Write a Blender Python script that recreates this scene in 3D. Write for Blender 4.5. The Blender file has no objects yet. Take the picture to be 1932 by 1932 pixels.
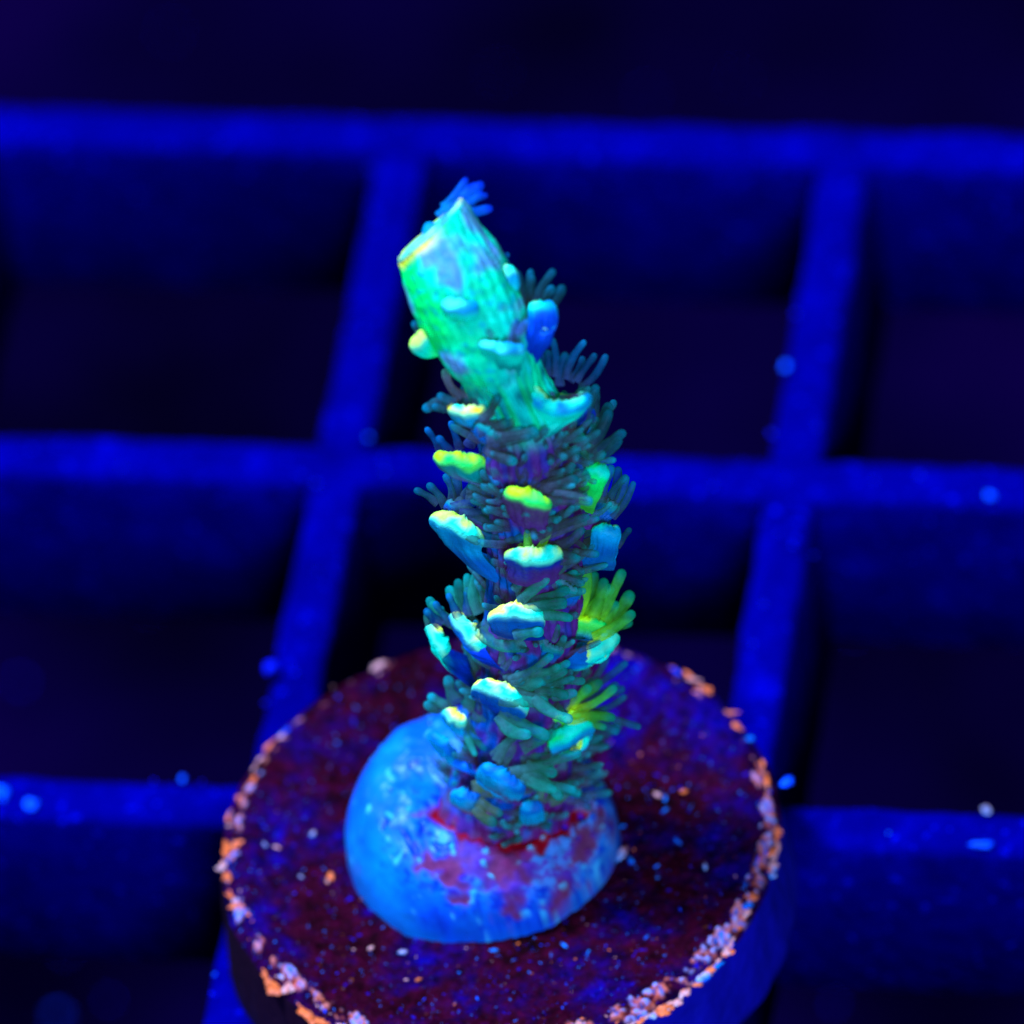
import bpy, math, random
import numpy as np
from mathutils import Vector, noise
random.seed(7)
R_ = random.Random(11)

# ------------------------------------------------------------------ scene, camera, light  (1 unit = 1 mm)
sc = bpy.context.scene
sc.unit_settings.scale_length = 0.001
sc.unit_settings.length_unit = 'MILLIMETERS'
COL = sc.collection

# camera solved from the egg crate's 15 mm pitch
CR = Vector((0.98478901, 0.1386072, -0.10477908))
CU = Vector((-0.03275675, 0.74031745, 0.67145891))
CF = Vector((-0.17063882, 0.65781313, -0.73359681))
CW = -CF
CP = Vector((76.79813405, -259.65086374, 304.11247443))
FPX = 24000.0                       # focal length in 1932-pixel units
def ray(px, py):
    return CF + CR * ((px - 966) / FPX) - CU * ((py - 966) / FPX)
def on_z(px, py, z):
    d = ray(px, py)
    return CP + d * ((z - CP.z) / d.z)
STEM_BASE = on_z(965, 1500, 6.6)
D0 = (STEM_BASE - CP).dot(CF)
def at(px, py, w):                  # point seen at px,py that lies w mm nearer than the stem's base
    return CP + ray(px, py) * (D0 - w)

cam_d = bpy.data.cameras.new('camera')
cam = bpy.data.objects.new('camera', cam_d); COL.objects.link(cam)
cam.location = CP
from mathutils import Matrix
cam.rotation_euler = Matrix((CR, CU, CW)).transposed().to_euler()
cam_d.sensor_width = 36; cam_d.lens = 36 * FPX / 1932
cam_d.clip_start = 1; cam_d.clip_end = 5000
cam_d.dof.use_dof = True
cam_d.dof.focus_distance = D0 - 8.0
cam_d.dof.aperture_fstop = (cam_d.lens * 1e-3) / 9.0
sc.camera = cam

w = bpy.data.worlds.new('World'); sc.world = w; w.use_nodes = True
bg = w.node_tree.nodes['Background']
bg.inputs[0].default_value = (0.06, 0.05, 1, 1); bg.inputs[1].default_value = 0.10

def lamp(name, loc, target, size, energy, color):
    l = bpy.data.lights.new(name, 'AREA'); l.shape = 'DISK'; l.size = size; l.energy = energy; l.color = color
    o = bpy.data.objects.new(name, l); COL.objects.link(o); o.location = loc
    o.rotation_euler = (Vector(target) - Vector(loc)).to_track_quat('-Z', 'Y').to_euler()
    return o
BLUE = (0.17, 0.45, 1.0)
lamp('led_and_fill_lamp', (-130, 20, 330), (9, 0, 8), 70, 8.6e6, BLUE)
lamp('led_and_fill_lamp', (110, -270, 190), (9, 0, 8), 100, 3.5e6, BLUE)  # unseen front fill, added to brighten walls and coral that face the camera

sc.view_settings.view_transform = 'Standard'; sc.view_settings.look = 'None'
sc.view_settings.exposure = 0; sc.view_settings.gamma = 1
sc.cycles.use_denoising = True
sc.cycles.max_bounces = 6

# ------------------------------------------------------------------ helpers
def mesh_obj(name, V, F, mat, parent=None, cols=None, smooth=True):
    me = bpy.data.meshes.new(name)
    me.from_pydata([tuple(v) for v in V], [], F)
    if smooth: me.polygons.foreach_set('use_smooth', [True] * len(me.polygons))
    if cols is not None:
        at_ = me.color_attributes.new('tint', 'FLOAT_COLOR', 'POINT')
        at_.data.foreach_set('color', [c for v in cols for c in (v[0], v[1], v[2], 1.0)])
    me.materials.append(mat)
    o = bpy.data.objects.new(name, me); COL.objects.link(o)
    if parent: o.parent = parent
    return o
def thing(name, label, cat, loc=(0, 0, 0), group=None):
    o = bpy.data.objects.new(name, None); COL.objects.link(o); o.location = loc
    o.empty_display_size = 2
    o['label'] = label; o['category'] = cat
    if group: o['group'] = group
    return o
def tag(o, label=None, cat=None, group=None, kind=None):
    for k, v in (('label', label), ('category', cat), ('group', group), ('kind', kind)):
        if v: o[k] = v
    return o
def lerp(a, b, t): return a + (b - a) * t
def mix3(a, b, t):
    t = max(0.0, min(1.0, t)); return tuple(a[i] + (b[i] - a[i]) * t for i in range(3))
def sstep(a, b, x):
    t = max(0.0, min(1.0, (x - a) / (b - a))); return t * t * (3 - 2 * t)
def nz(v, s=1.0, o=0.0): return noise.noise(Vector((v[0] * s + o, v[1] * s - o, v[2] * s + 2 * o)))
def grid_faces(nr, nc, wrap=True, off=0):
    F = []
    for i in range(nr - 1):
        for j in range(nc if wrap else nc - 1):
            k = (j + 1) % nc
            F.append((off + i * nc + j, off + i * nc + k, off + (i + 1) * nc + k, off + (i + 1) * nc + j))
    return F

# ------------------------------------------------------------------ materials
def new_mat(name):
    m = bpy.data.materials.new(name); m.use_nodes = True
    nt = m.node_tree; p = nt.nodes['Principled BSDF']
    return m, nt, p
def N(nt, t, **k):
    n = nt.nodes.new(t)
    for a, b in k.items(): setattr(n, a, b)
    return n
def coord(nt):
    return N(nt, 'ShaderNodeNewGeometry').outputs['Position']
def noise_n(nt, vec, scale, detail=4, rough=0.55, dist=0.0):
    n = N(nt, 'ShaderNodeTexNoise'); n.inputs['Scale'].default_value = scale; n.inputs['Detail'].default_value = detail
    n.inputs['Roughness'].default_value = rough; n.inputs['Distortion'].default_value = dist
    nt.links.new(vec, n.inputs['Vector']); return n
def ramp(nt, fac, stops):
    r = N(nt, 'ShaderNodeValToRGB'); e = r.color_ramp.elements
    while len(e) < len(stops): e.new(0.5)
    for i, (p, c) in enumerate(stops): e[i].position = p; e[i].color = (c[0], c[1], c[2], 1)
    nt.links.new(fac, r.inputs['Fac']); return r.outputs['Color']
def mixc(nt, fac, a, b, mode='MIX'):
    n = N(nt, 'ShaderNodeMix', data_type='RGBA', blend_type=mode)
    for s, v in ((n.inputs[0], fac), (n.inputs[6], a), (n.inputs[7], b)):
        if isinstance(v, (int, float)): s.default_value = v
        elif isinstance(v, tuple): s.default_value = (v[0], v[1], v[2], 1)
        else: nt.links.new(v, s)
    return n.outputs[2]
def bump(nt, p, h, strength, dist):
    b = N(nt, 'ShaderNodeBump'); b.inputs['Strength'].default_value = strength; b.inputs['Distance'].default_value = dist
    nt.links.new(h, b.inputs['Height']); nt.links.new(b.outputs[0], p.inputs['Normal'])

def tint_mat(name, rough=0.45, spec=0.3, sss=0.0, var=0.35, vscale=3.0, bscale=9.0, bstr=0.25, stretch=None, trans=0.0, fluo=0.0):
    m, nt, p = new_mat(name)
    a = N(nt, 'ShaderNodeAttribute', attribute_name='tint').outputs['Color']
    c = coord(nt)
    n1 = noise_n(nt, c, vscale, 5)
    v = ramp(nt, n1.outputs['Fac'], [(0.3, (1 - var,) * 3), (0.7, (1 + var,) * 3)])
    col = mixc(nt, 1.0, a, v, 'MULTIPLY')
    nt.links.new(col, p.inputs['Base Color'])
    if fluo:        # living tissue re-emits the blue light as green
        em = mixc(nt, 1.0, col, (0.7, 1.0, 0.55), 'MULTIPLY')
        nt.links.new(em, p.inputs['Emission Color']); p.inputs['Emission Strength'].default_value = fluo
    cc = c
    if stretch:
        mp = N(nt, 'ShaderNodeMapping'); mp.inputs['Scale'].default_value = stretch
        nt.links.new(c, mp.inputs['Vector']); cc = mp.outputs[0]
    n2 = noise_n(nt, cc, bscale, 3)
    bump(nt, p, n2.outputs['Fac'], bstr, 0.12)
    p.inputs['Roughness'].default_value = rough
    p.inputs['Specular IOR Level'].default_value = spec
    if sss:
        p.inputs['Subsurface Weight'].default_value = sss
        p.inputs['Subsurface Radius'].default_value = (0.25, 0.3, 0.35)
        p.inputs['Subsurface Scale'].default_value = 1.0
    if trans:
        t = N(nt, 'ShaderNodeBsdfTransparent'); ms = N(nt, 'ShaderNodeMixShader')
        lw = N(nt, 'ShaderNodeLayerWeight'); lw.inputs[0].default_value = 0.35
        mth = N(nt, 'ShaderNodeMath', operation='MULTIPLY_ADD'); mth.inputs[1].default_value = -trans; mth.inputs[2].default_value = trans
        nt.links.new(lw.outputs['Facing'], mth.inputs[0])
        nt.links.new(mth.outputs[0], ms.inputs[0]); nt.links.new(p.outputs[0], ms.inputs[1]); nt.links.new(t.outputs[0], ms.inputs[2])
        nt.links.new(ms.outputs[0], nt.nodes['Material Output'].inputs[0])
    return m

M_stem = tint_mat('coral_skin', rough=0.5, spec=0.06, var=0.3, vscale=2.2, bscale=11, bstr=0.5, stretch=(1, 1, 0.22), fluo=0.18)
M_cup = tint_mat('corallite_skin', rough=0.45, spec=0.07, var=0.22, vscale=2.5, bscale=8, bstr=0.4, fluo=0.35)
M_tent = tint_mat('polyp_tentacle', rough=0.45, spec=0.05, var=0.35, vscale=4, bscale=14, bstr=0.2, trans=0.6, fluo=0.6)
M_chip = tint_mat('crust_flakes', rough=0.4, spec=0.1, var=0.35, vscale=5, bscale=9, bstr=0.6)

# white plastic grid, the blue of the lamps put into its colour
M_grid, nt, p = new_mat('grid_plastic')
c = coord(nt); n = noise_n(nt, c, 0.55, 7, 0.65)
col = ramp(nt, n.outputs['Fac'], [(0.3, (0.0002, 0.0001, 0.040)), (0.55, (0.0002, 0.0001, 0.065)), (0.75, (0.0002, 0.0003, 0.12))])
n9 = noise_n(nt, c, 2.6, 3, 0.6); f9 = ramp(nt, n9.outputs['Fac'], [(0.62, (0,) * 3), (0.72, (1,) * 3)])
col = mixc(nt, f9, col, (0.0002, 0.002, 0.24))
nt.links.new(col, p.inputs['Base Color']); p.inputs['Roughness'].default_value = 0.6
p.inputs['Specular IOR Level'].default_value = 0.0
bump(nt, p, noise_n(nt, c, 1.4, 4).outputs['Fac'], 0.5, 0.3)

M_floor, nt, p = new_mat('tank_floor')
c = coord(nt); n = noise_n(nt, c, 0.045, 4)
col = ramp(nt, n.outputs['Fac'], [(0.35, (0.0008, 0.0001, 0.0022)), (0.55, (0.0022, 0.0001, 0.008)), (0.75, (0.006, 0.0001, 0.014))])
nt.links.new(col, p.inputs['Base Color']); p.inputs['Roughness'].default_value = 0.9; p.inputs['Specular IOR Level'].default_value = 0.0

# ceramic disc: dark maroon, with blue wet glints put in as navy patches
M_disc, nt, p = new_mat('plug_ceramic')
c = coord(nt)
tint = N(nt, 'ShaderNodeAttribute', attribute_name='tint').outputs['Color']
n1 = noise_n(nt, c, 0.30, 8, 0.7, 0.3); n2 = noise_n(nt, c, 2.2, 5, 0.7); n3 = noise_n(nt, c, 3.6, 3, 0.6)
base = ramp(nt, n1.outputs['Fac'], [(0.34, (0.008, 0.0001, 0.0006)), (0.45, (0.030, 0.0002, 0.0035)), (0.53, (0.014, 0.0001, 0.014)), (0.66, (0.002, 0.0002, 0.075))])
fine = ramp(nt, n2.outputs['Fac'], [(0.35, (0.35,) * 3), (0.68, (1.9,) * 3)])
base = mixc(nt, 1.0, base, fine, 'MULTIPLY')
fl = ramp(nt, n3.outputs['Fac'], [(0.66, (0,) * 3), (0.72, (1,) * 3)])
base = mixc(nt, fl, base, (0.01, 0.004, 0.16))
n5 = noise_n(nt, c, 6.5, 2, 0.5); f5 = ramp(nt, n5.outputs['Fac'], [(0.70, (0,) * 3), (0.735, (1,) * 3)])
base = mixc(nt, f5, base, (0.0, 0.07, 0.26))
mp = N(nt, 'ShaderNodeMapping'); mp.inputs['Location'].default_value = (31, 7, 3); nt.links.new(c, mp.inputs[0])
n6 = noise_n(nt, mp.outputs[0], 5.0, 3, 0.5); f6 = ramp(nt, n6.outputs['Fac'], [(0.71, (0,) * 3), (0.76, (1,) * 3)])
base = mixc(nt, f6, base, (0.28, 0.035, 0.006))
base = mixc(nt, 1.0, base, tint, 'ADD')
nt.links.new(base, p.inputs['Base Color']); p.inputs['Roughness'].default_value = 0.5
p.inputs['Specular IOR Level'].default_value = 0.01
bump(nt, p, n2.outputs['Fac'], 0.9, 0.25)

M_side, nt, p = new_mat('plug_side')
c = coord(nt)
n1 = noise_n(nt, c, 0.5, 5, 0.6)
base = ramp(nt, n1.outputs['Fac'], [(0.35, (0.002, 0.001, 0.10)), (0.7, (0.004, 0.0015, 0.16))])
# left flank dark brown, right flank blue: light from the right put into colour
sx = N(nt, 'ShaderNodeSeparateXYZ'); nt.links.new(c, sx.inputs[0])
mr = N(nt, 'ShaderNodeMapRange'); mr.inputs['From Min'].default_value = 6; mr.inputs['From Max'].default_value = 11
nt.links.new(sx.outputs['X'], mr.inputs['Value'])
base = mixc(nt, mr.outputs[0], (0.012, 0.0006, 0.004), base)
nt.links.new(base, p.inputs['Base Color']); p.inputs['Roughness'].default_value = 0.6; p.inputs['Specular IOR Level'].default_value = 0.08
bump(nt, p, noise_n(nt, c, 2, 4).outputs['Fac'], 0.6, 0.2)

M_glue = tint_mat('glue_putty', rough=0.40, spec=0.42, var=0.22, vscale=1.8, bscale=2.2, bstr=0.2)
nt = M_glue.node_tree; p = nt.nodes['Principled BSDF']       # the crust is dry and rough, the bare putty is wet
sp = N(nt, 'ShaderNodeSeparateColor'); nt.links.new(nt.nodes['Attribute'].outputs['Color'], sp.inputs[0])
m1 = N(nt, 'ShaderNodeMapRange'); m1.inputs['From Max'].default_value = 0.05; m1.inputs['To Min'].default_value = 0.42; m1.inputs['To Max'].default_value = 0.9
m2 = N(nt, 'ShaderNodeMapRange'); m2.inputs['From Max'].default_value = 0.04; m2.inputs['To Min'].default_value = 0.26; m2.inputs['To Max'].default_value = 0.02
for m_, k_ in ((m1, 'Roughness'), (m2, 'Specular IOR Level')):
    nt.links.new(sp.outputs[0], m_.inputs['Value']); nt.links.new(m_.outputs[0], p.inputs[k_])

# ------------------------------------------------------------------ setting: tank floor
o = mesh_obj('tank_floor', [(-900, -700, -42), (900, -700, -42), (900, 900, -42), (-900, 900, -42)], [(0, 1, 2, 3)], M_floor)
o['kind'] = 'structure'

# ------------------------------------------------------------------ egg crate grid
def bar_mesh(name, ax, pos, lo, hi, wid, top, bot, parent):
    n = int((hi - lo) / 0.6); V = []; 
    prof = []                           # rounded cross-section (offset, z); slightly narrower at the bottom
    rr = 0.28; hw = wid / 2
    for s in (1, -1):
        pts = [(hw * 1.06, bot), (hw, top - rr * 1.6), (hw * 0.93, top - rr * 0.6), (hw * 0.68, top - 0.06), (hw * 0.25, top)]
        prof += [(x * s, z) for x, z in (pts if s == 1 else pts[::-1])]
    for i in range(n + 1):
        t = lo + (hi - lo) * i / n
        for (x, z) in prof:
            pt = (t, pos + x, z) if ax == 'x' else (pos + x, t, z)
            d = 0.10 * nz(pt, 0.45, 3.1) + 0.05 * nz(pt, 1.3, 8)
            k = 1 + d / hw
            q = (pt[0], pos + x * k, z + 0.6 * d) if ax == 'x' else (pos + x * k, pt[1], z + 0.6 * d)
            V.append(q)
    F = grid_faces(n + 1, len(prof))
    F.append(tuple(range(len(prof)))); F.append(tuple((n * len(prof)) + i for i in range(len(prof)))[::-1])
    return mesh_obj(name, V, F, M_grid, parent)
grid = thing('egg_crate_grid', 'blurred blue lit plastic egg crate grid beneath the frag plug', 'grid')
for k in range(-2, 3): bar_mesh('bar', 'x', 15 * k + (0.2 if k == 0 else 0), -32, 47, 1.75, 0.0, -7.0, grid)
for k in range(-2, 4): bar_mesh('bar', 'y', 15 * k, -32, 30.6, 1.75, -0.18, -7.15, grid)

# ------------------------------------------------------------------ frag plug
DC = Vector((8.51, -4.29, 0)); DR = 8.82; DT = 4.0
plug = thing('frag_plug', 'round dark maroon ceramic frag plug with orange crusted rim under the coral', 'frag plug', (DC.x, DC.y, 0.08))
plug_inv = Matrix.Translation(-Vector(plug.location))
def under(o, par):                        # vertices are in world space: keep them there
    o.parent = par; o.matrix_parent_inverse = Matrix.Translation(-par.matrix_basis.translation)
    return o
def outline(a):
    v = Vector((math.cos(a) * 2, math.sin(a) * 2, 0))
    return 1 + 0.014 * noise.noise(v) + 0.008 * noise.noise(v * 4)
NA, NRr = 640, 150
V = []; Cd = []
for i in range(NRr + 1):
    t = (i / NRr) ** 0.6
    for j in range(NA):
        a = 2 * math.pi * j / NA
        r = DR * outline(a) * (0.02 + 0.98 * t)
        x, y = DC.x + r * math.cos(a), DC.y + r * math.sin(a)
        z = DT + 0.10 * nz((x, y, 0), 0.5) + 0.10 * nz((x, y, 0), 1.7, 5) + 0.06 * nz((x, y, 0), 4.5, 2)
        e = (t - 0.93) / 0.07
        if e > 0: z -= 0.35 * e * e
        z += 0.12 * math.exp(-((t - 0.9) / 0.04) ** 2)
        # pale orange and pink crust along the worn rim, heaviest at the front right
        ia = math.degrees(a) % 360
        wt = 0.36 + 0.45 * math.exp(-((((ia - 318) + 180) % 360 - 180) / 50.0) ** 2) + 0.15 * math.exp(-((((ia - 215) + 180) % 360 - 180) / 40.0) ** 2) - 0.12 * math.exp(-((((ia - 90) + 180) % 360 - 180) / 40.0) ** 2)
        n1 = nz((x, y, 0), 0.9, 11); n2 = nz((x, y, 0), 2.4, 13); n3 = nz((x, y, 0), 6.0, 17)
        band = math.exp(-((t - 0.955) / (0.022 + 0.03 * wt)) ** 2)
        mk = sstep(0.50, 0.74, band * (wt + 0.85 * n1 + 0.75 * n2 + 0.5 * n3)) * (0.45 + 0.55 * sstep(-0.3, 0.3, n2 + n3))
        cr = mix3((0.70, 0.05, 0.003), (0.60, 0.09, 0.05), 0.3 + 1.6 * n2)
        cr = mix3(cr, (0.26, 0.17, 0.30), sstep(0.2, 0.5, n3 + 0.6 * n1 + 0.7 * (wt - 0.66)))
        cr = mix3(cr, (0.0, 0.10, 0.32), sstep(0.15, 0.4, -n3 + 0.4 * n2))
        z += mk * (0.07 + 0.09 * n3)
        Cd.append((cr[0] * mk, cr[1] * mk, cr[2] * mk))
        V.append((x, y, z))
F = grid_faces(NRr + 1, NA) + [tuple(range(NA))[::-1]]
under(mesh_obj('disc', V, F, M_disc, None, Cd), plug)
V = []
prof = [(1.0, DT - 0.33), (1.006, DT - 0.6), (1.012, DT - 1.2), (1.022, 2.0), (1.03, 1.0), (1.03, 0.5), (1.015, 0.2), (0.97, 0.09), (0.3, 0.09)]
for (k, z) in prof:
    for j in range(NA):
        a = 2 * math.pi * j / NA
        r = DR * outline(a) * k
        x, y = DC.x + r * math.cos(a), DC.y + r * math.sin(a)
        d = 0.07 * nz((x, y, z), 1.5)
        V.append((x + d * math.cos(a), y + d * math.sin(a), z))
under(mesh_obj('side_wall', V, grid_faces(len(prof), NA)[::1], M_side), plug)
V = []
PX, PY = 7.6, -7.2
for (r, z) in ((3.4, 0.1), (3.3, -1), (3.0, -9), (2.6, -9.6), (0.01, -9.6)):
    for j in range(40):
        a = 2 * math.pi * j / 40; V.append((PX + r * math.cos(a), PY + r * math.sin(a), z))
under(mesh_obj('peg', V, grid_faces(5, 40), M_side), plug)

# ------------------------------------------------------------------ glue mound
GC = on_z(908, 1590, DT)
GR, GH = 4.28, 3.4
C_glue = (0.0, 0.065, 0.32); C_cy = (0.0, 0.145, 0.30); C_deep = (0.0, 0.006, 0.20)
C_red = (0.24, 0.0006, 0.003); C_salm = (0.17, 0.010, 0.024); C_viol = (0.10, 0.014, 0.13)
def g_height(x, y):
    d = math.hypot(x - GC.x, y - GC.y); a = math.atan2(y - GC.y, x - GC.x)
    R = GR * (1 + 0.008 * noise.noise(Vector((math.cos(a) * 4, math.sin(a) * 4, 9))) + 0.05 * noise.noise(Vector((math.cos(a) * 1.5, math.sin(a) * 1.5, 4))))
    t = min(1.0, d / R)
    h = GH * (1 - t ** 4.6) ** (1 / 2.0)
    h += (0.34 * nz((x, y, 1), 0.5) + 0.14 * nz((x, y, 1), 1.2) + 0.05 * nz((x, y, 1), 3)) * (1 - t ** 6)
    h -= 0.5 * (1 - t * t) * sstep(-2, 3, (x - GC.x) * 0.3 - (y - GC.y) * 0.9)
    return h, t, R
def proj(P):
    q = P - CP; d = q.dot(CF)
    return 966 + FPX * q.dot(CR) / d, 966 - FPX * q.dot(CU) / d
V = []; Cc = []
NG, NGr = 260, 110
for i in range(NGr + 1):
    for j in range(NG):
        a = 2 * math.pi * j / NG; t = i / NGr
        R = g_height(GC.x + math.cos(a) * 50, GC.y + math.sin(a) * 50)[2]
        x = GC.x + R * t * math.cos(a); y = GC.y + R * t * math.sin(a)
        h, tt, _ = g_height(x, y)
        z = DT + max(h, -0.1) - (0.15 if i == NGr else 0)
        P = Vector((x, y, z)); px, py = proj(P)
        # crusted patch in front of the coral foot (real stains, fixed on the putty)
        n1 = nz(P, 1.1, 3); n2 = nz(P, 3.2, 7); n3 = nz(P, 7.0, 1)
        dx, dy = (px - 995) / 185, (py - 1590) / 140
        m = math.hypot(dx, dy) + 0.32 * n1 + 0.30 * n2
        rough = sstep(1.05, 0.75, m)
        dr = abs(py - (1530 + 36 * math.exp(-((px - 990) / 90) ** 2) - 0.04 * (px - 960))) / 34 * 0.8 + max(0, abs(px - 955) - 70) / 90 + 0.25 * n2
        red = sstep(1.35, 0.8, dr)
        c = mix3(C_glue, C_cy, 0.35 + 1.3 * nz(P, 0.55, 6) + 0.5 * n1)
        c = mix3(c, C_deep, 0.4 * sstep(0.93, 1.0, tt))
        speck = sstep(0.12, 0.35, n2 + 0.7 * n3) * sstep(1.75, 1.0, m)
        c = mix3(c, C_deep, 0.85 * speck)
        cc = mix3(C_salm, C_viol, 0.25 + 1.5 * n1 + 1.0 * n2 + 0.55 * dy + 0.3 * abs(dx))
        cc = mix3(cc, (0.06, 0.13, 0.26), sstep(0.1, 0.45, 0.4 * n3 + 0.9 * n1 + 0.6 * dx - 0.15))
        c = mix3(c, cc, rough * 0.92)
        c = mix3(c, C_red, red)
        pit_ = sstep(0.42, 0.6, nz(P, 2.3, 21)) * sstep(1.0, 0.8, tt)
        c = mix3(c, C_deep, 0.8 * pit_); z -= 0.12 * pit_
        knob = sstep(0.45, 0.62, nz(P, 2.9, 33)) * sstep(0.35, 0.6, tt)
        c = mix3(c, (0.05, 0.30, 0.36), 0.7 * knob); z += 0.08 * knob
        z += rough * (0.18 * n2 + 0.03 * n3) - red * 0.10
        V.append((x, y, z)); Cc.append(c)
o = mesh_obj('glue_mound', V, grid_faces(NGr + 1, NG) + [tuple(range(NG))[::-1]], M_glue, None, Cc)
under(o, plug)

# ------------------------------------------------------------------ crust chips and grit on the plug
O_ = (0.95, 0.085, 0.006); PK = (0.85, 0.10, 0.035); WH = (0.55, 0.26, 0.26); CY = (0.0, 0.13, 0.30); BL = (0.0, 0.004, 0.30)
def ico(center, sx, sy, sz, ang, seed, colf, V, F, Cc, sub=2, rough=0.35, nrm=None):
    """irregular flattened lump, long side turned by ang in the ground plane"""
    nu, nv = (14, 8) if sub == 2 else (7, 5)
    b = len(V)
    ca, sa = math.cos(ang), math.sin(ang)
    for i in range(nv + 1):
        ph = math.pi * i / nv
        for j in range(nu):
            th = 2 * math.pi * j / nu
            d = Vector((math.sin(ph) * math.cos(th), math.sin(ph) * math.sin(th), math.cos(ph)))
            k = 1 + rough * noise.noise(d * 1.4 + Vector((seed, 0, 0))) + rough * 0.6 * noise.noise(d * 3.3 + Vector((0, seed, 0)))
            q = Vector((d.x * sx * k, d.y * sy * k, d.z * sz * k))
            q = Vector((q.x * ca - q.y * sa, q.x * sa + q.y * ca, q.z))
            V.append(center + q); Cc.append(colf(d, q))
    F += grid_faces(nv + 1, nu, True, b)
def chipcol(kind, seed):
    def f(d, q):
        n = noise.noise(d * 1.9 + Vector((seed * 3, 1, 2)))
        s = (q.y * 1.0 - q.z * 0.2)
        if kind == 'o': return mix3(O_, PK, 0.4 + 1.5 * n - 1.6 * s)
        if kind == 'p': return mix3(mix3(PK, WH, 0.5 + n), O_, 2.2 * s + n)
        if kind == 'c': return mix3(CY, BL, 0.4 + 1.2 * n)
        if kind == 'w': return mix3(mix3(WH, CY, 0.5 + 1.5 * n - 2 * s), O_, 0.2 + 2.5 * s)
        if kind == 'B': return mix3((0.0, 0.001, 0.30), (0.0, 0.006, 0.5), 0.4 + n)
        if kind == 'C': return mix3((0.0, 0.02, 0.5), (0.0, 0.10, 0.6), 0.4 + n)
        return mix3(BL, CY, 0.1 + n)
    return f
# (px, py, length px, width px, image angle ccw deg, kind)
rim = [(540, 1375, 40, 14, 50, 'p'), (512, 1395, 30, 9, 50, 'o'), (485, 1432, 44, 22, 60, 'p'), (480, 1468, 16, 9, 55, 'o'), (497, 1478, 16, 12, 60, 'o'),
 (452, 1497, 16, 9, 40, 'o'), (434, 1520, 34, 10, 70, 'o'), (445, 1592, 30, 12, 20, 'o'), (428, 1595, 40, 12, 88, 'o'), (425, 1622, 22, 20, 20, 'p'), (427, 1645, 20, 14, 90, 'o'),
 (433, 1680, 24, 9, 110, 'o'), (447, 1700, 24, 18, 60, 'w'), (462, 1722, 14, 8, 0, 'c'), (500, 1828, 28, 10, 110, 'o'), (515, 1850, 38, 22, 130, 'o'), (548, 1856, 24, 18, 50, 'p'),
 (530, 1838, 16, 9, 130, 'w'), (575, 1900, 60, 16, 138, 'o'), (610, 1922, 60, 14, 150, 'o'), (655, 1925, 44, 16, 10, 'p'),
 (712, 1247, 24, 12, 25, 'p'), (1272, 1252, 22, 16, 130, 'o'), (1300, 1265, 34, 10, 145, 'o'), (1327, 1290, 22, 12, 130, 'o'), (1372, 1330, 30, 8, 170, 'o'),
 (1386, 1362, 20, 12, 160, 'o'), (1412, 1385, 14, 12, 0, 'c'), (1435, 1435, 16, 12, 90, 'o'), (1441, 1465, 44, 16, 98, 'o'), (1447, 1485, 30, 14, 90, 'p'), (1447, 1540, 34, 18, 80, 'o'), (1462, 1560, 34, 14, 110, 'o'),
 (1460, 1590, 52, 18, 85, 'p'), (1443, 1606, 40, 16, 30, 'w'), (1452, 1628, 36, 20, 70, 'w'), (1428, 1622, 22, 10, 30, 'p'),
 (1402, 1670, 22, 14, 70, 'c'), (1410, 1688, 36, 14, 5, 'o'), (1405, 1705, 24, 10, 5, 'c'), (1402, 1722, 34, 12, 45, 'p'), (1394, 1738, 18, 10, 60, 'c'),
 (1376, 1770, 30, 14, 60, 'p'), (1365, 1788, 36, 12, 5, 'p'), (1330, 1822, 44, 20, 40, 'w'), (1345, 1808, 26, 14, 50, 'p'), (1322, 1838, 30, 18, 35, 'w'), (1290, 1862, 24, 12, 40, 'p'),
 (1262, 1886, 48, 18, 35, 'p'), (1240, 1893, 40, 16, 30, 'w'), (1215, 1905, 40, 14, 50, 'p'), (1190, 1915, 30, 14, 60, 'p'), (1165, 1918, 30, 12, 60, 'o'), (1108, 1915, 36, 12, 50, 'o'), (1095, 1928, 30, 12, 40, 'p'), (1050, 1932, 30, 12, 20, 'o')]
VF = CR.copy(); VF.z = 0; VF.normalize()
base_ang = math.atan2(VF.y, VF.x)
for i, (px, py, L, Wd, an, kd) in enumerate(rim):
    P = on_z(px, py, DT + 0.05)
    V, F, Cc = [], [], []
    # angle from image to ground: foreshortened by 0.73
    a = math.atan2(math.sin(math.radians(an)) / 0.73, math.cos(math.radians(an))) + base_ang - 0.05
    d = (P - DC); d.z = 0
    z = DT + 0.02 - 0.3 * sstep(0.94, 1.0, d.length / DR)
    P.z = z
    la, wa = L / 57 * 0.5, Wd / 57 * 0.5
    nsub = max(2, int(L / 9))
    for q in range(nsub):
        u = (q + 0.5) / nsub * 2 - 1; u2 = R_.uniform(-0.6, 0.6)
        off = Vector((math.cos(a) * u * la * 0.8 - math.sin(a) * u2 * wa, math.sin(a) * u * la * 0.8 + math.cos(a) * u2 * wa, R_.uniform(-0.03, 0.03)))
        ico(P + off, la / nsub * R_.uniform(1.3, 2.6), wa * R_.uniform(0.5, 1.0), R_.uniform(0.03, 0.06), a + R_.uniform(-0.7, 0.7), i * 1.7 + q * 3.1, chipcol(kd if R_.random() < 0.6 else R_.choice('oooopcb'), i + q * 0.7), V, F, Cc, 2, 0.9)
    o = mesh_obj('crust_chip', V, F, M_chip, None, Cc); under(o, plug)
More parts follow.
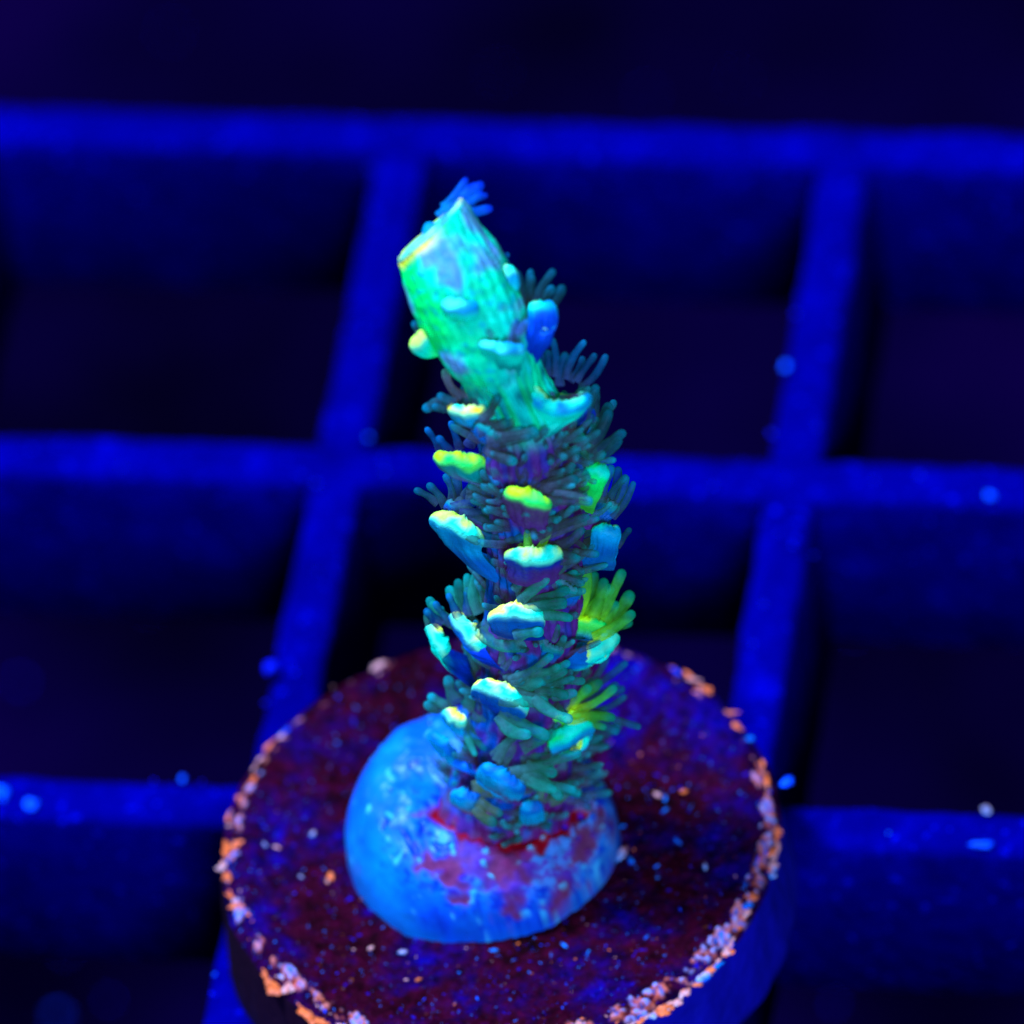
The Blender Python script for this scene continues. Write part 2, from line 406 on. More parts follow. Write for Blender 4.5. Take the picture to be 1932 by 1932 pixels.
# loose grit across the disc top (uncountable)
V, F, Cc = [], [], []
def grit(px, py, L, kd, k, z0=None):
    P = on_z(px, py, DT)
    h = g_height(P.x, P.y) if (P - GC).length < GR else None
    if h: 
        return
    d = P - DC; d.z = 0
    if d.length > DR * 0.985: return
    P.z = DT + 0.04
    s = L / 57 / 2
    ico(P, s * R_.uniform(0.8, 1.5), s * R_.uniform(0.3, 0.7), s * 0.45, R_.uniform(0, 3.14), k, chipcol(kd, k), V, F, Cc, 1, 0.5)
k = 0
for (px, py, L, kd) in [(591, 1575, 13, 'w'), (625, 1655, 20, 'o'), (618, 1665, 14, 'p'), (500, 1595, 14, 'w'), (522, 1600, 12, 'p'), (325, 1640, 8, 'c'), (568, 1655, 10, 'w'), (700, 1790, 12, 'p'),
    (1330, 1635, 20, 'w'), (1240, 1635, 12, 'c'), (1256, 1507, 16, 'c'), (1240, 1500, 14, 'p'), (1290, 1495, 16, 'o'), (1255, 1530, 14, 'c'), (1150, 1500, 12, 'c'),
    (1190, 1625, 18, 'c'), (1175, 1560, 14, 'c'), (1278, 1588, 16, 'c'), (760, 1798, 14, 'w'), (932, 1795, 16, 'c'), (1065, 1785, 14, 'c'), (1110, 1800, 16, 'c'), (790, 1850, 14, 'o'), (1220, 1770, 12, 'c'), (1295, 1770, 16, 'w')]:
    k += 1; grit(px, py, L, kd, k)
for i in range(520):
    px = R_.gauss(1010, 300); py = R_.uniform(1230, 1930)
    if R_.random() > sstep(1250, 1850, py) * (1.0 if px > 800 else 0.55) + 0.10: continue
    k += 1; grit(px, py, R_.choice((2, 2, 3, 3, 4, 5, 7)), R_.choice('ccbbbbbpoo'), k)
for i in range(160):                                   # denser towards the rim
    a = R_.uniform(0, 6.283); d = math.radians(math.degrees(a))
    if math.sin(a) > 0.2 and R_.random() < 0.75: continue
    r = DR * R_.uniform(0.88, 0.985)
    px, py = proj(Vector((DC.x + r * math.cos(a), DC.y + r * math.sin(a), DT)))
    k += 1; grit(px, py, R_.choice((3, 4, 6, 8)), R_.choice('cbboopp'), k)
o = mesh_obj('grit', V, F, M_chip, None, Cc); o['kind'] = 'stuff'; under(o, plug)

# ------------------------------------------------------------------ loose debris
def crumb(px, py, z, rpx, kd, label, group, name='debris_speck', cat='debris', squash=0.8, ang=0, el=1.0):
    P = on_z(px, py, z)
    V, F, Cc = [], [], []
    r = rpx / 57
    kd2 = {'b': 'B', 'c': 'C'}.get(kd, kd)
    for q in range(3):
        ico(Vector((R_.uniform(-.5, .5) * r * el, R_.uniform(-.5, .5) * r, 0)), r * el * R_.uniform(0.5, 0.9), r * R_.uniform(0.5, 0.9), r * squash * R_.uniform(0.5, 0.9), ang, px * 0.13 + q, chipcol(kd2, px + q), V, F, Cc, 2, 0.8)
    o = mesh_obj(name, V, F, M_chip, None, Cc); o.location = P + Vector((0, 0, r * squash * 0.7))
    return tag(o, label, cat, group)
GS = 'specks of debris on the egg crate bars'
for (px, py, r, kd, lb) in [(980, 268, 7, 'b', 'round blue speck alone on the far bar above the coral tip'), (697, 828, 8, 'c', 'bright speck at the crossing left of the coral, topmost of the short trail there'),
    (722, 868, 6, 'b', 'middle speck of the short trail right of the left crossing'), (727, 890, 7, 'b', 'lowest speck of the short trail right of the left crossing'), (597, 912, 7, 'b', 'blue speck in the lower left corner of the left crossing'),
    (230, 880, 6, 'b', 'blue speck on the front edge of the middle bar, far left'), (380, 1476, 4, 'b', 'small dim speck just right of the brightest one on the lower left bar'), (290, 1474, 4, 'b', 'small dim speck just left of the brightest one on the lower left bar'),
    (1502, 592, 6, 'b', 'blue speck on the left edge of the right upright bar, upper cell'), (1455, 820, 7, 'b', 'blue speck on the right upright bar just above the middle bar'), (1540, 805, 5, 'b', 'dim speck on the right edge of the right upright bar just above the crossing'),
    (1345, 917, 6, 'b', 'blue speck on the middle bar between the coral and the right upright bar'), (1650, 908, 6, 'b', 'blue speck on the middle bar, first right of the right crossing'), (1735, 898, 7, 'b', 'broad blue speck on the middle bar, second right of the right crossing'),
    (1495, 1030, 6, 'b', 'right hand speck of the pair below the right crossing'), (1470, 1005, 5, 'b', 'left hand speck of the pair below the right crossing'), (1485, 905, 5, 'b', 'dim speck in the middle of the right crossing'), (1575, 565, 4, 'b', 'dim speck on the right edge of the right upright bar, upper cell'),
    (1677, 1573, 4, 'c', 'tiny pale speck in the middle of the lower right bar'), (500, 1328, 6, 'b', 'small blue speck on the left upright bar just above the plug rim'), (556, 1272, 7, 'b', 'blue speck right of the rounded lump on the left upright bar'),
    (405, 1840, 5, 'c', 'pale speck on the bar end below the left of the plug, upper one'), (400, 1875, 5, 'b', 'blue speck on the bar end below the left of the plug, lower one'), (1440, 1140, 5, 'b', 'dim speck on the right upright bar halfway between middle bar and plug'),
    (1535, 1048, 4, 'b', 'faint speck just off the right side of the right upright bar'), (600, 1080, 4, 'b', 'faint speck on the left upright bar below the middle bar'), (700, 320, 5, 'b', 'faint speck on the left upright bar just below the far bar'), (1420, 1215, 5, 'b', 'faint speck on the right upright bar nearest above the plug')]:
    crumb(px, py, 0.0, r * 0.62, kd, lb, GS)
crumb(345, 1471, 0, 6.5, 'c', 'brightest pale speck on the bar at the left of the plug', None)
crumb(58, 1520, 0, 9, 'c', 'pale cyan crumb on the lower left egg crate bar, larger than the specks beside it', None, el=1.5)
crumb(4, 1500, 0, 14, 'c', 'pale cyan crumb on the lower left egg crate bar where it meets the photo edge', None)
crumb(515, 1265, 0, 14, 'b', 'rounded blue lump on the bar just behind the left of the plug', None)
crumb(1483, 695, 0, 8, 'c', 'bright speck on the right upright bar above the crossing', None)
crumb(1871, 938, 0, 8, 'c', 'bright speck on the middle bar near the right photo edge', None)
crumb(1862, 1530, 0, 7, 'w', 'pale orange and cyan crumb on the top edge of the lower right bar', None)
crumb(1850, 1598, 0, 7, 'c', 'long pale blue crumb on the front edge of the lower right bar', None, el=3.0, ang=base_ang)
crumb(1168, 1612, DT + 0.05, 7, 'w', 'white curled flake lying on the plug just right of the glue mound', None, name='white_flake', cat='flake', el=3.0, ang=base_ang + 1.0)
crumb(1150, 1600, DT + 0.05, 8, 'c', 'small blue flake between the glue mound and the white curled flake', None, name='blue_flake', cat='flake')
crumb(1486, 1480, DT - 0.7, 9, 'c', 'pale cyan crumb stuck to the right flank of the plug', None, name='pale_crumb', el=1.3, ang=-0.3)
GF = 'out of focus specks on the tank floor'
for (px, py, r, kd, lb) in [(122, 1800, 12, 'b', 'soft blue speck above the big bright one at the lower left'), (205, 1888, 12, 'b', 'soft blue disc right of the big bright one at the lower left'), (110, 1915, 22, 'c', 'largest soft blue blob, at the lower left edge of the photo'),
    (325, 1638, 7, 'b', 'right hand faint speck in the cell left of the plug'), (222, 1658, 6, 'b', 'left hand faint speck in the cell left of the plug'), (1575, 1895, 13, 'b', 'soft blue disc at the bottom right of the plug'), (1583, 1754, 9, 'b', 'soft speck in the lower right cell, nearest the plug'),
    (1740, 1840, 9, 'b', 'faint speck in the lower right cell, far from the plug'), (322, 62, 10, 'b', 'faint blue smudge in the dark strip beyond the grid, far left'), (940, 140, 8, 'b', 'faint smudge beyond the grid above the coral'),
    (1220, 180, 8, 'b', 'faint smudge beyond the grid, just above the far bar'), (400, 950, 16, 'b', 'wide faint smudge in the left cell just below the middle bar'), (280, 1150, 8, 'b', 'faint smudge in the middle of the left cell'), (40, 1290, 16, 'b', 'wide faint blob in the left cell at the photo edge'),
    (1610, 1195, 8, 'b', 'faint speck in the cell right of the right upright bar'), (1395, 150, 8, 'b', 'faint smudge beyond the grid, right of the coral')]:
    crumb(px, py, -42, r * 0.5, kd, lb, GF)
o = crumb(20, 1745, -42, 16, 'b', 'bright blue slanting rubble piece at the lower left photo edge', None, name='rubble_piece', cat='rubble', el=3.6, ang=base_ang - 0.95)

# ------------------------------------------------------------------ coral
coral = thing('coral', 'upright green and purple branching coral fragment with open polyps, glued on the plug', 'coral', STEM_BASE)
# axis: px, py, width px, w (mm nearer than the base)
AX = [(955, 1560, 260, -0.8), (962, 1510, 236, 0), (975, 1450, 215, 0.9), (985, 1400, 200, 1.8), (995, 1300, 186, 3.3), (1003, 1200, 176, 4.9), (1008, 1100, 160, 6.5), (1008, 1000, 168, 8.0),
      (1003, 900, 172, 9.5), (990, 820, 160, 10.7), (970, 755, 138, 11.5), (942, 690, 146, 12.3), (912, 632, 172, 12.9), (886, 576, 182, 13.3), (860, 520, 180, 13.6), (832, 468, 160, 13.75), (816, 440, 150, 13.8)]
def axv(py):
    if py >= AX[0][1]: return AX[0]
    for a, b in zip(AX, AX[1:]):
        if b[1] <= py <= a[1]:
            t = (a[1] - py) / (a[1] - b[1]); t2 = t
            return tuple(lerp(a[i], b[i], t2) for i in range(4))
    return AX[-1]
C_purp = (0.065, 0.010, 0.085); C_maro = (0.085, 0.004, 0.05); C_blu = (0.0, 0.05, 0.17); C_teal = (0.0, 0.12, 0.09)
C_cyan = (0.0, 0.42, 0.23); C_green = (0.0, 0.40, 0.045); C_cream = (0.95, 0.66, 0.05); C_lime = (0.42, 0.60, 0.004); C_lav = (0.09, 0.13, 0.22)
C_grn2 = (0.03, 0.30, 0.02); C_yel = (0.95, 0.52, 0.006); C_pit = (0.06, 0.02, 0.06); C_sky = (0.0, 0.15, 0.24); C_dblu = (0.0, 0.012, 0.14)

def smooth_axis(n):
    pts = [(a[0], a[1], a[2], a[3]) for a in AX]; out = []
    m = len(pts) - 1
    for i in range(n + 1):
        u = i / n * m; k = min(int(u), m - 1); t = u - k
        p0, p1, p2, p3 = pts[max(k - 1, 0)], pts[k], pts[k + 1], pts[min(k + 2, m)]
        out.append(tuple(0.5 * ((2 * p1[q]) + (-p0[q] + p2[q]) * t + (2 * p0[q] - 5 * p1[q] + 4 * p2[q] - p3[q]) * t * t + (-p0[q] + 3 * p1[q] - 3 * p2[q] + p3[q]) * t ** 3) for q in range(4)))
    return out
SA = smooth_axis(200)
cent = [at(a[0], a[1], a[3]) for a in SA]; rad = [a[2] / 57 / 2 for a in SA]
NS = 160
V, Cc = [], []
for i, c in enumerate(cent):
    T = (cent[min(i + 1, 200)] - cent[max(i - 1, 0)]).normalized()
    e1 = (CR - T * CR.dot(T)).normalized(); e2 = T.cross(e1)
    if e2.dot(CW) < 0: e2 = -e2
    py = SA[i][1]; tipf = sstep(705, 650, py)
    for j in range(NS):
        th = 2 * math.pi * j / NS
        d = e1 * math.cos(th) + e2 * math.sin(th)
        q = c + d * rad[i]
        costa = 0.04 * math.sin(th * 30 + 4 * nz(q, 0.8)) * (1 - 0.5 * tipf) + 0.03 * nz(q, 3.4, 2)
        k = 1 + 0.13 * nz(q, 0.8, 2) + 0.05 * nz(q, 2.6, 5)
        if tipf > 0: k = 1 + (k - 1) * (1 - 0.6 * tipf)
        shear = T * (math.cos(th) * 0.30 * sstep(0.86, 1.0, i / 200) + 0.0)
        V.append(c + d * (rad[i] * k + costa) + shear)
        n1 = nz(q, 0.7, 9); n2 = nz(q, 1.8, 4)
        sx_ = math.cos(th)                                     # -1 left .. +1 right
        lo = mix3(C_purp, C_maro, 0.3 + 1.2 * n1)
        lo = mix3(lo, C_blu, sstep(0.1, 0.55, n2 + 0.35 * n1 - 0.35 * sx_))
        lo = mix3(lo, C_teal, 0.5 * sstep(0.2, 0.5, -n2 + 0.2 * n1))
        lo = mix3(lo, C_red, sstep(1480, 1525, py) * 0.8)
        mid = mix3(C_teal, C_cyan, 0.35 + n2 + 0.25 * sx_)
        hi = mix3(C_green, C_cyan, 0.48 + 1.1 * n1 + 0.55 * math.sin(th) * 0.5 + 0.3 * sx_)
        hi = mix3(hi, C_lav, 0.9 * sstep(0.05, 0.45, n1 + 0.6 * n2 + 0.35 * sstep(600, 470, py) * (0.4 + 0.6 * sx_)))
        stv = noise.noise(Vector((math.cos(th) * 6, math.sin(th) * 6, i * 0.02)))
        n4 = nz(q, 4.5, 3)
        hi = mix3(hi, mix3(C_green, C_teal, 0.5), sstep(0.05, 0.4, stv) * 0.3)
        hi = mix3(hi, C_sky, sstep(0.1, 0.5, n4 + 0.4 * n2) * 0.5)
        mid = mix3(mid, C_green, sstep(0.0, 0.35, stv) * 0.5)
        lo = mix3(lo, C_dblu, sstep(0.0, 0.4, stv) * 0.5)
        col = mix3(lo, mid, sstep(815, 765, py))
        col = mix3(col, hi, tipf)
        col = mix3(col, C_yel, 0.9 * sstep(0.955, 1.0, i / 200 + 0.02 * n2) * sstep(0.45, -0.3, math.cos(th)))
        Cc.append(col)
nrow = len(cent)
# axial rim: rounded lip then shallow pit at the tip
T = (cent[-1] - cent[-4]).normalized(); Cn = cent[-1]; r = rad[-1]
e1 = (CR - T * CR.dot(T)).normalized(); e2 = T.cross(e1)
if e2.dot(CW) < 0: e2 = -e2
for (kr, kz, col) in ((1.02, 0.1, C_cyan), (1.0, 0.2, C_yel), (0.95, 0.26, C_yel), (0.84, 0.22, mix3(C_lime, C_cyan, .6)), (0.68, 0.16, C_cyan), (0.5, 0.06, C_sky), (0.3, -0.1, C_sky), (0.12, -0.2, C_dblu)):
    for j in range(NS):
        th = 2 * math.pi * j / NS
        d = e1 * math.cos(th) + e2 * math.sin(th)
        q = Cn + d * r * kr * (1 + 0.04 * nz(d, 1.5)) + T * (kz * 0.7 + 0.05 * nz(d, 2.2, 3) + 0.30 * kr * math.cos(th))
        V.append(q)
        c2 = mix3(col, C_cyan, (0.5 + 0.5 * math.sin(th)) * 0.75 + 0.5 * nz(q, 2)) if col is C_yel else col
        Cc.append(mix3(c2, C_lav, 0.6 * sstep(0.1, 0.5, nz(q, 1.4, 6))))
    nrow += 1
F = grid_faces(nrow, NS) + [tuple((nrow - 1) * NS + j for j in range(NS))]
stem = mesh_obj('stem', V, F, M_stem, None, Cc); under(stem, coral)

def img_dir(A, k=0.0):
    a = math.radians(A)
    return (CR * math.cos(a) + CU * math.sin(a) + CW * k).normalized()

def tentacle(root, d, L, rb, rt, parent, cb, ct, bend, hook=0.0):
    side = d.cross(CW).normalized()
    V, Cc = [], []
    nseg, nr = 9, 9
    up = bend
    path = []
    for i in range(nseg + 1):
        t = i / nseg
        path.append(root + d * (L * t) + up * (L * t * t) + side * hook * L * math.sin(t * 3.1) )
    rows = []
    for i, c in enumerate(path):
        t = i / nseg
        Tt = (path[min(i + 1, nseg)] - path[max(i - 1, 0)]).normalized()
        r = lerp(rb, rt, t) * (1 + 0.10 * math.sin(t * 7 + L * 9)) * (1 + 0.16 * math.exp(-((t - 0.93) / 0.09) ** 2))
        rows.append((c, Tt, r, t))
    c, Tt, r, t = rows[-1]
    for ph in (35, 62, 82): rows.append((c + Tt * r * math.sin(math.radians(ph)), Tt, r * math.cos(math.radians(ph)), 1.0 + ph / 400))
    for (c, Tt, r, t) in rows:
        e1 = Tt.orthogonal().normalized(); e2 = Tt.cross(e1)
        e1 = (CR - Tt * CR.dot(Tt)); e1 = e1.normalized() if e1.length > 0.1 else Tt.orthogonal().normalized(); e2 = Tt.cross(e1)
        for j in range(nr):
            a = 2 * math.pi * j / nr
            V.append(c + (e1 * math.cos(a) + e2 * math.sin(a)) * r)
            Cc.append(mix3(mix3(cb, ct[0], sstep(0.0, 0.6, t)), ct[1], sstep(0.78, 1.08, t)))
    F = grid_faces(len(rows), nr) + [tuple((len(rows) - 1) * nr + j for j in range(nr))]
    o = mesh_obj('tentacle', V, F, M_tent, None, Cc)
    o.parent = parent
    return o

T_teal = ((0.012, 0.075, 0.055), (0.0, 0.17, 0.17)); T_dark = ((0.006, 0.035, 0.04), (0.0, 0.07, 0.10)); T_blue = ((0.0, 0.018, 0.06), (0.0, 0.06, 0.16))
T_purp = ((0.022, 0.030, 0.035), (0.0, 0.11, 0.12)); T_green = ((0.03, 0.19, 0.016), (0.0, 0.16, 0.08)); T_teal2 = ((0.008, 0.10, 0.065), (0.0, 0.15, 0.12))

def corallite(px, py, wpx, A, lipc='cream', k=0.35, bw=None, th=0.27, base=None, dep=0.55, bend=0.0, hb=0.5, pit=C_pit, body=C_blu, body0=C_purp,
              tents=(), wadd=0.0, wabs=None, label=None, seed=None, wide=1.0):
    seed = seed if seed is not None else px * 0.37 + py * 0.11
    ax, ay, aw, wz = axv(py)
    Rr = aw / 2
    dx = (px - ax) / Rr
    wo = (math.sqrt(max(0, 1 - dx * dx)) * Rr / 57 / 0.76 + 0.42) if abs(dx) < 1 else 0.15
    w_ = (wz + wo + wadd) if wabs is None else wabs
    C1 = at(px, py, w_)
    if base is None: bx, by = lerp(px, ax, 0.55), py + 52
    else: bx, by = base
    bx_, by_, bw_, bz = axv(by)
    C0 = at(bx, by, bz + (0.6 if py > 780 else 0.3) * math.sqrt(max(0.0, 1 - ((bx - bx_) / (bw_ / 2)) ** 2)) * bw_ / 57)
    a = img_dir(A, k)
    et = a.cross(CW).normalized(); en = et.cross(a).normalized()
    if en.dot(CW) < 0: en = -en
    Wh = wpx / 57 / 2 * 1.06; th *= 1.0; Dh = Wh * dep
    NT = 52; V, Cc = [], []
    lipcol = {'ice': ((0.06, 0.62, 0.42), C_sky), 'cream': (C_cream, C_cyan), 'lime': (C_lime, C_green), 'cyan': (C_cyan, C_sky), 'blue': (C_sky, C_blu), 'green': (C_green, C_cyan), 'yel': (C_yel, C_cyan), 'pale': (mix3(C_cream, C_green, .45), C_cyan), 'dull': (mix3(C_teal, C_pit, .5), C_teal)}[lipc]
    edge = {'ice': C_cyan, 'cream': C_yel, 'lime': C_yel, 'cyan': mix3(C_lime, C_cyan, .3), 'blue': C_cyan, 'green': C_yel, 'yel': C_yel, 'pale': C_lime, 'dull': C_teal}[lipc]
    def ring(th_):
        cu = math.cos(th_); su = math.sin(th_)
        out = math.copysign(abs(cu) ** 0.8, cu)
        thk = th * (0.38 + 0.62 * ((1 + cu) / 2) ** 0.8) * (1 + 0.22 * noise.noise(Vector((su * 1.6, cu * 1.2, seed))))
        hoff = -hb * Wh * 2 * ((1 - cu) / 2) ** 2.4 - bend * su * su + 0.10 * noise.noise(Vector((su * 2.1, cu, seed + 5)))
        return cu, su, thk, hoff
    rows = []
    NB = 12
    for i in range(NB):
        s = i / (NB - 1)
        for j in range(NT):
            th_ = 2 * math.pi * j / NT; cu, su, thk, hoff = ring(th_)
            top = C1 + et * (Wh * su) + en * (Dh * cu) + a * (hoff - 0.05)
            r0 = Wh * 0.85 * wide
            bot = C0 + et * (r0 * su) + en * (r0 * 0.7 * cu)
            ss = s
            q = bot * (1 - ss) ** 2 + (top - a * (0.55 + 0.15 * cu) - en * (0.14 + 0.2 * cu)) * (2 * ss * (1 - ss)) + top * ss * ss
            # hourglass towards the foot, flare at the lip
            axis = C0 * (1 - ss) ** 2 + (C1 - a * 0.6 - en * 0.14) * (2 * ss * (1 - ss)) + C1 * ss * ss
            pinch = 1 - 0.10 * math.sin(math.pi * min(1, s * 1.05))
            q = axis + (q - axis) * pinch
            q += (q - axis).normalized() * (0.035 * math.sin(th_ * 13 + s * 2 + seed) * math.sin(math.pi * s) + 0.12 * nz(q, 1.6, 3) * math.sin(math.pi * s))
            V.append(q)
            n = nz(q, 1.5, 2)
            c = mix3(body0, body, sstep(0.1, 0.85, s + 0.4 * n))  # skin tones, plus light from above put in as bluer lower walls
            c = mix3(c, mix3(lipcol[1], lipcol[0], 0.12), sstep(0.86, 1.02, s + 0.12 * n))
            Cc.append(c)
        rows.append(1)
    for phd in (15, 40, 65, 90, 115, 145, 175):
        ph = math.radians(phd)
        for j in range(NT):
            th_ = 2 * math.pi * j / NT; cu, su, thk, hoff = ring(th_)
            radial = (et * su * Wh + en * cu * Dh)
            Lr = radial.length; rd = radial.normalized()
            q = C1 + rd * max(Lr - thk + thk * math.cos(ph), 0.05) + a * (hoff + thk * math.sin(ph) * 1.15 + 0.035 * math.sin(th_ * 17 + seed) * math.sin(ph))
            q += a * (0.05 * noise.noise(Vector((su * 4, cu * 4, seed + 9))))
            V.append(q)
            lr = 0.5 - 0.5 * su * (1 if et.dot(CR) > 0 else -1)      # 1 at the left end
            n = nz(q, 2.4, 1)
            c = mix3(lipcol[1], lipcol[0], sstep(0.25, 0.95, lr * 0.7 + 1.1 * n + 0.5 * math.sin(ph) - 0.1))  # paler over the lip's top, light from above put into the tint
            c = mix3(c, edge, sstep(80, 140, phd + 60 * n) * 0.85 * (0.35 + 0.65 * lr))
            if phd > 150: c = mix3(c, pit, 0.6)
            Cc.append(c)
    for (kk, dz) in ((0.75, -0.18), (0.45, -0.30), (0.15, -0.26)):
        for j in range(NT):
            th_ = 2 * math.pi * j / NT; cu, su, thk, hoff = ring(th_)
            radial = (et * su * Wh + en * cu * Dh)
            q = C1 - en * (Dh * 0.35) + radial * kk * 0.72 + a * (hoff * (0.35 + 0.4 * kk) + dz * 0.45)
            V.append(q); n = nz(q, 2.4, 1)
            Cc.append(mix3(pit, C_sky if pit is not C_grn2 else C_lime, 0.25 + n))
    nr = NB + 7 + 3
    F = grid_faces(nr, NT) + [tuple((nr - 1) * NT + j for j in range(NT))]
    o = mesh_obj('corallite', V, F, M_cup, None, Cc); under(o, coral)
    if label: o['label'] = label
    rr = random.Random(int(px * 7 + py))
    for t in tents:
        polyp(C1 - a * (hb * Wh * 0.6), o, px, py, w_, rr, **t)
    return o

def polyp(C, parent, px, py, w_, rr, n=8, A=60, spread=90, L=70, off=(0, 0), lat=60, latA=None, tc=T_teal, cb=None, k=(-0.2, 0.6), r=0.165, bend=(0, 0.0), wo=0.0, hook=0.12):
    """n tentacles fanning about image direction A; off moves the mouth in px, lat spreads the roots"""
    cen = C + CR * (off[0] / 57) - CU * (off[1] / 57) + CW * wo
    la = latA if latA is not None else A - 90
    pd = img_dir(la)
    for i in range(n):
        t = (i / (n - 1) - 0.5) if n > 1 else 0
        ang = A + -spread * t + rr.uniform(-14, 14)
        kk = rr.uniform(*k)
        d = img_dir(ang, kk)
        root = cen + pd * (lat / 57 * t) + img_dir(A) * (rr.uniform(-8, 10) / 57) + CW * rr.uniform(-0.5, 0.3)
        LL = L / 57 * rr.uniform(0.6, 1.12) * (1 - 0.25 * abs(t))
        tone = rr.uniform(0.6, 1.25)
        cc = tuple(tuple(x * tone for x in q) for q in tc)
        bd = CU * rr.uniform(0.0, 0.2) + img_dir(A + 90) * bend[0] + CW * rr.uniform(-0.1, 0.15)
        rb = r * rr.uniform(0.74, 1.1)
        tentacle(root, d, LL, rb, rb * rr.uniform(0.6, 0.8), parent, cb if cb else mix3(C_pit, tc[0], 0.7), cc, bd, rr.uniform(-hook, hook))

# tip: tentacles of the axial polyp, behind the rim
ax_c = tag(mesh_obj('axial_polyp', *(lambda: (
    [Cn + T * 0.12 + e1 * (0.3 * math.cos(t) * s) + e2 * (0.3 * math.sin(t) * s) + T * (0.25 * (1 - s * s)) for s in (1, 0.7, 0.35, 0.05) for t in [2 * math.pi * i / 20 for i in range(20)]],
    grid_faces(4, 20)))(), M_cup, None, [C_sky] * 80)); under(ax_c, coral)
rr = random.Random(5)
for (x, y, A, L, r_) in [(828, 412, 40, 62, 0.2), (836, 402, 36, 60, 0.19), (842, 400, 45, 44, 0.17), (850, 400, 30, 46, 0.15), (858, 404, 8, 46, 0.17), (836, 392, 50, 46, 0.15), (852, 396, 22, 48, 0.13)]:
    tentacle(at(x, y, 13.7), img_dir(A, -0.1), L * 1.3 / 57, r_, r_ * 0.7, ax_c, (0.0, 0.12, 0.30), ((0.0, 0.05, 0.26), (0.0, 0.015, 0.26)), CU * 0.02, rr.uniform(-.05, .05))

small = dict(r=0.13)
# ---- the tip
corallite(869, 576, 62, 84, 'ice', k=0.7, th=0.24, base=(872, 610), dep=0.6, hb=0.2, pit=(0.07, 0.07, 0.20), body=C_cyan, body0=C_green, wadd=-0.6, label='small violet pit with cyan lower lip on the face of the tip')
corallite(950, 520, 46, 112, 'pale', k=-0.1, th=0.2, base=(925, 600), hb=0.5, body=C_sky, body0=C_cyan, wadd=0.25, tents=[dict(n=4, A=95, spread=60, L=30, off=(-14, -8), lat=26, tc=T_blue, r=0.12, wo=-0.5)])
corallite(905, 455, 22, 60, 'blue', k=-0.1, th=0.1, base=(895, 480), body=C_cyan, body0=C_cyan, wadd=-1.0, tents=[dict(n=3, A=60, spread=70, L=26, off=(4, 0), lat=18, tc=T_blue, r=0.11, wo=-0.2)])
corallite(925, 490, 22, 60, 'blue', k=-0.1, th=0.1, base=(912, 510), body=C_cyan, body0=C_cyan, wadd=-1.0, tents=[dict(n=3, A=70, spread=60, L=26, off=(4, 0), lat=18, tc=T_blue, r=0.11, wo=-0.2)])
corallite(1023, 582, 48, 100, 'cyan', k=-0.15, th=0.2, base=(990, 690), hb=0.7, body=(0.0, 0.03, 0.24), body0=C_dblu, wadd=0.6, tents=[dict(n=7, A=80, spread=46, L=70, off=(-20, -8), lat=44, tc=T_dark, r=0.15, wo=-0.7)], label='upright blue corallite with a yellow edged top on the right of the tip')
corallite(948, 652, 76, 78, 'ice', k=0.8, th=0.2, base=(955, 700), dep=0.5, hb=0.25, pit=(0.06, 0.05, 0.20), body=C_cyan, body0=C_teal, wadd=-0.25, tents=[dict(n=5, A=100, spread=80, L=42, off=(0, -14), lat=60, tc=((0.02, 0.05, 0.15), (0.0, 0.07, 0.2)), r=0.13, k=(-0.1, 0.2), wo=-0.2)])
corallite(795, 640, 48, 125, 'pale', k=0.45, th=0.24, base=(850, 655), dep=0.6, hb=0.3, pit=C_lime, body=C_cyan, body0=C_green, wadd=0.3, tents=[dict(n=3, A=90, spread=60, L=24, off=(8, -10), lat=30, tc=T_dark, r=0.16, wo=-0.3)], label='stubby yellow lipped corallite on the left of the tip')
# ---- shoulder
corallite(888, 762, 78, 92, 'yel', k=0.6, th=0.17, base=(925, 800), dep=0.8, hb=0.4, pit=(0.13, 0.06, 0.06), body=C_sky, body0=C_blu, wadd=0.5,
          tents=[dict(n=7, A=140, spread=150, L=46, off=(-8, -6), lat=70, latA=0, tc=T_dark, r=0.2, k=(0, 0.5)), dict(n=5, A=70, spread=90, L=50, off=(6, -10), lat=50, tc=((0.06, 0.05, 0.06), (0.03, 0.08, 0.05)), r=0.2, k=(0, 0.5))])
corallite(1050, 752, 116, 78, 'cyan', k=0.8, th=0.27, base=(995, 800), dep=0.72, bend=-0.35, hb=0.2, pit=(0.09, 0.08, 0.17), body=C_cyan, body0=C_teal, wadd=0.4,
          tents=[dict(n=10, A=82, spread=50, L=66, off=(2, -34), lat=84, tc=((0.0, 0.035, 0.09), (0.0, 0.07, 0.13)), r=0.15, wo=-0.4, k=(-.3, .3))], label='largest open cup, cyan with yellow green inner edge, on the right shoulder')
corallite(1092, 780, 50, 125, 'blue', k=0.2, th=0.14, base=(1040, 830), body=C_dblu, body0=C_purp, wadd=-0.9)
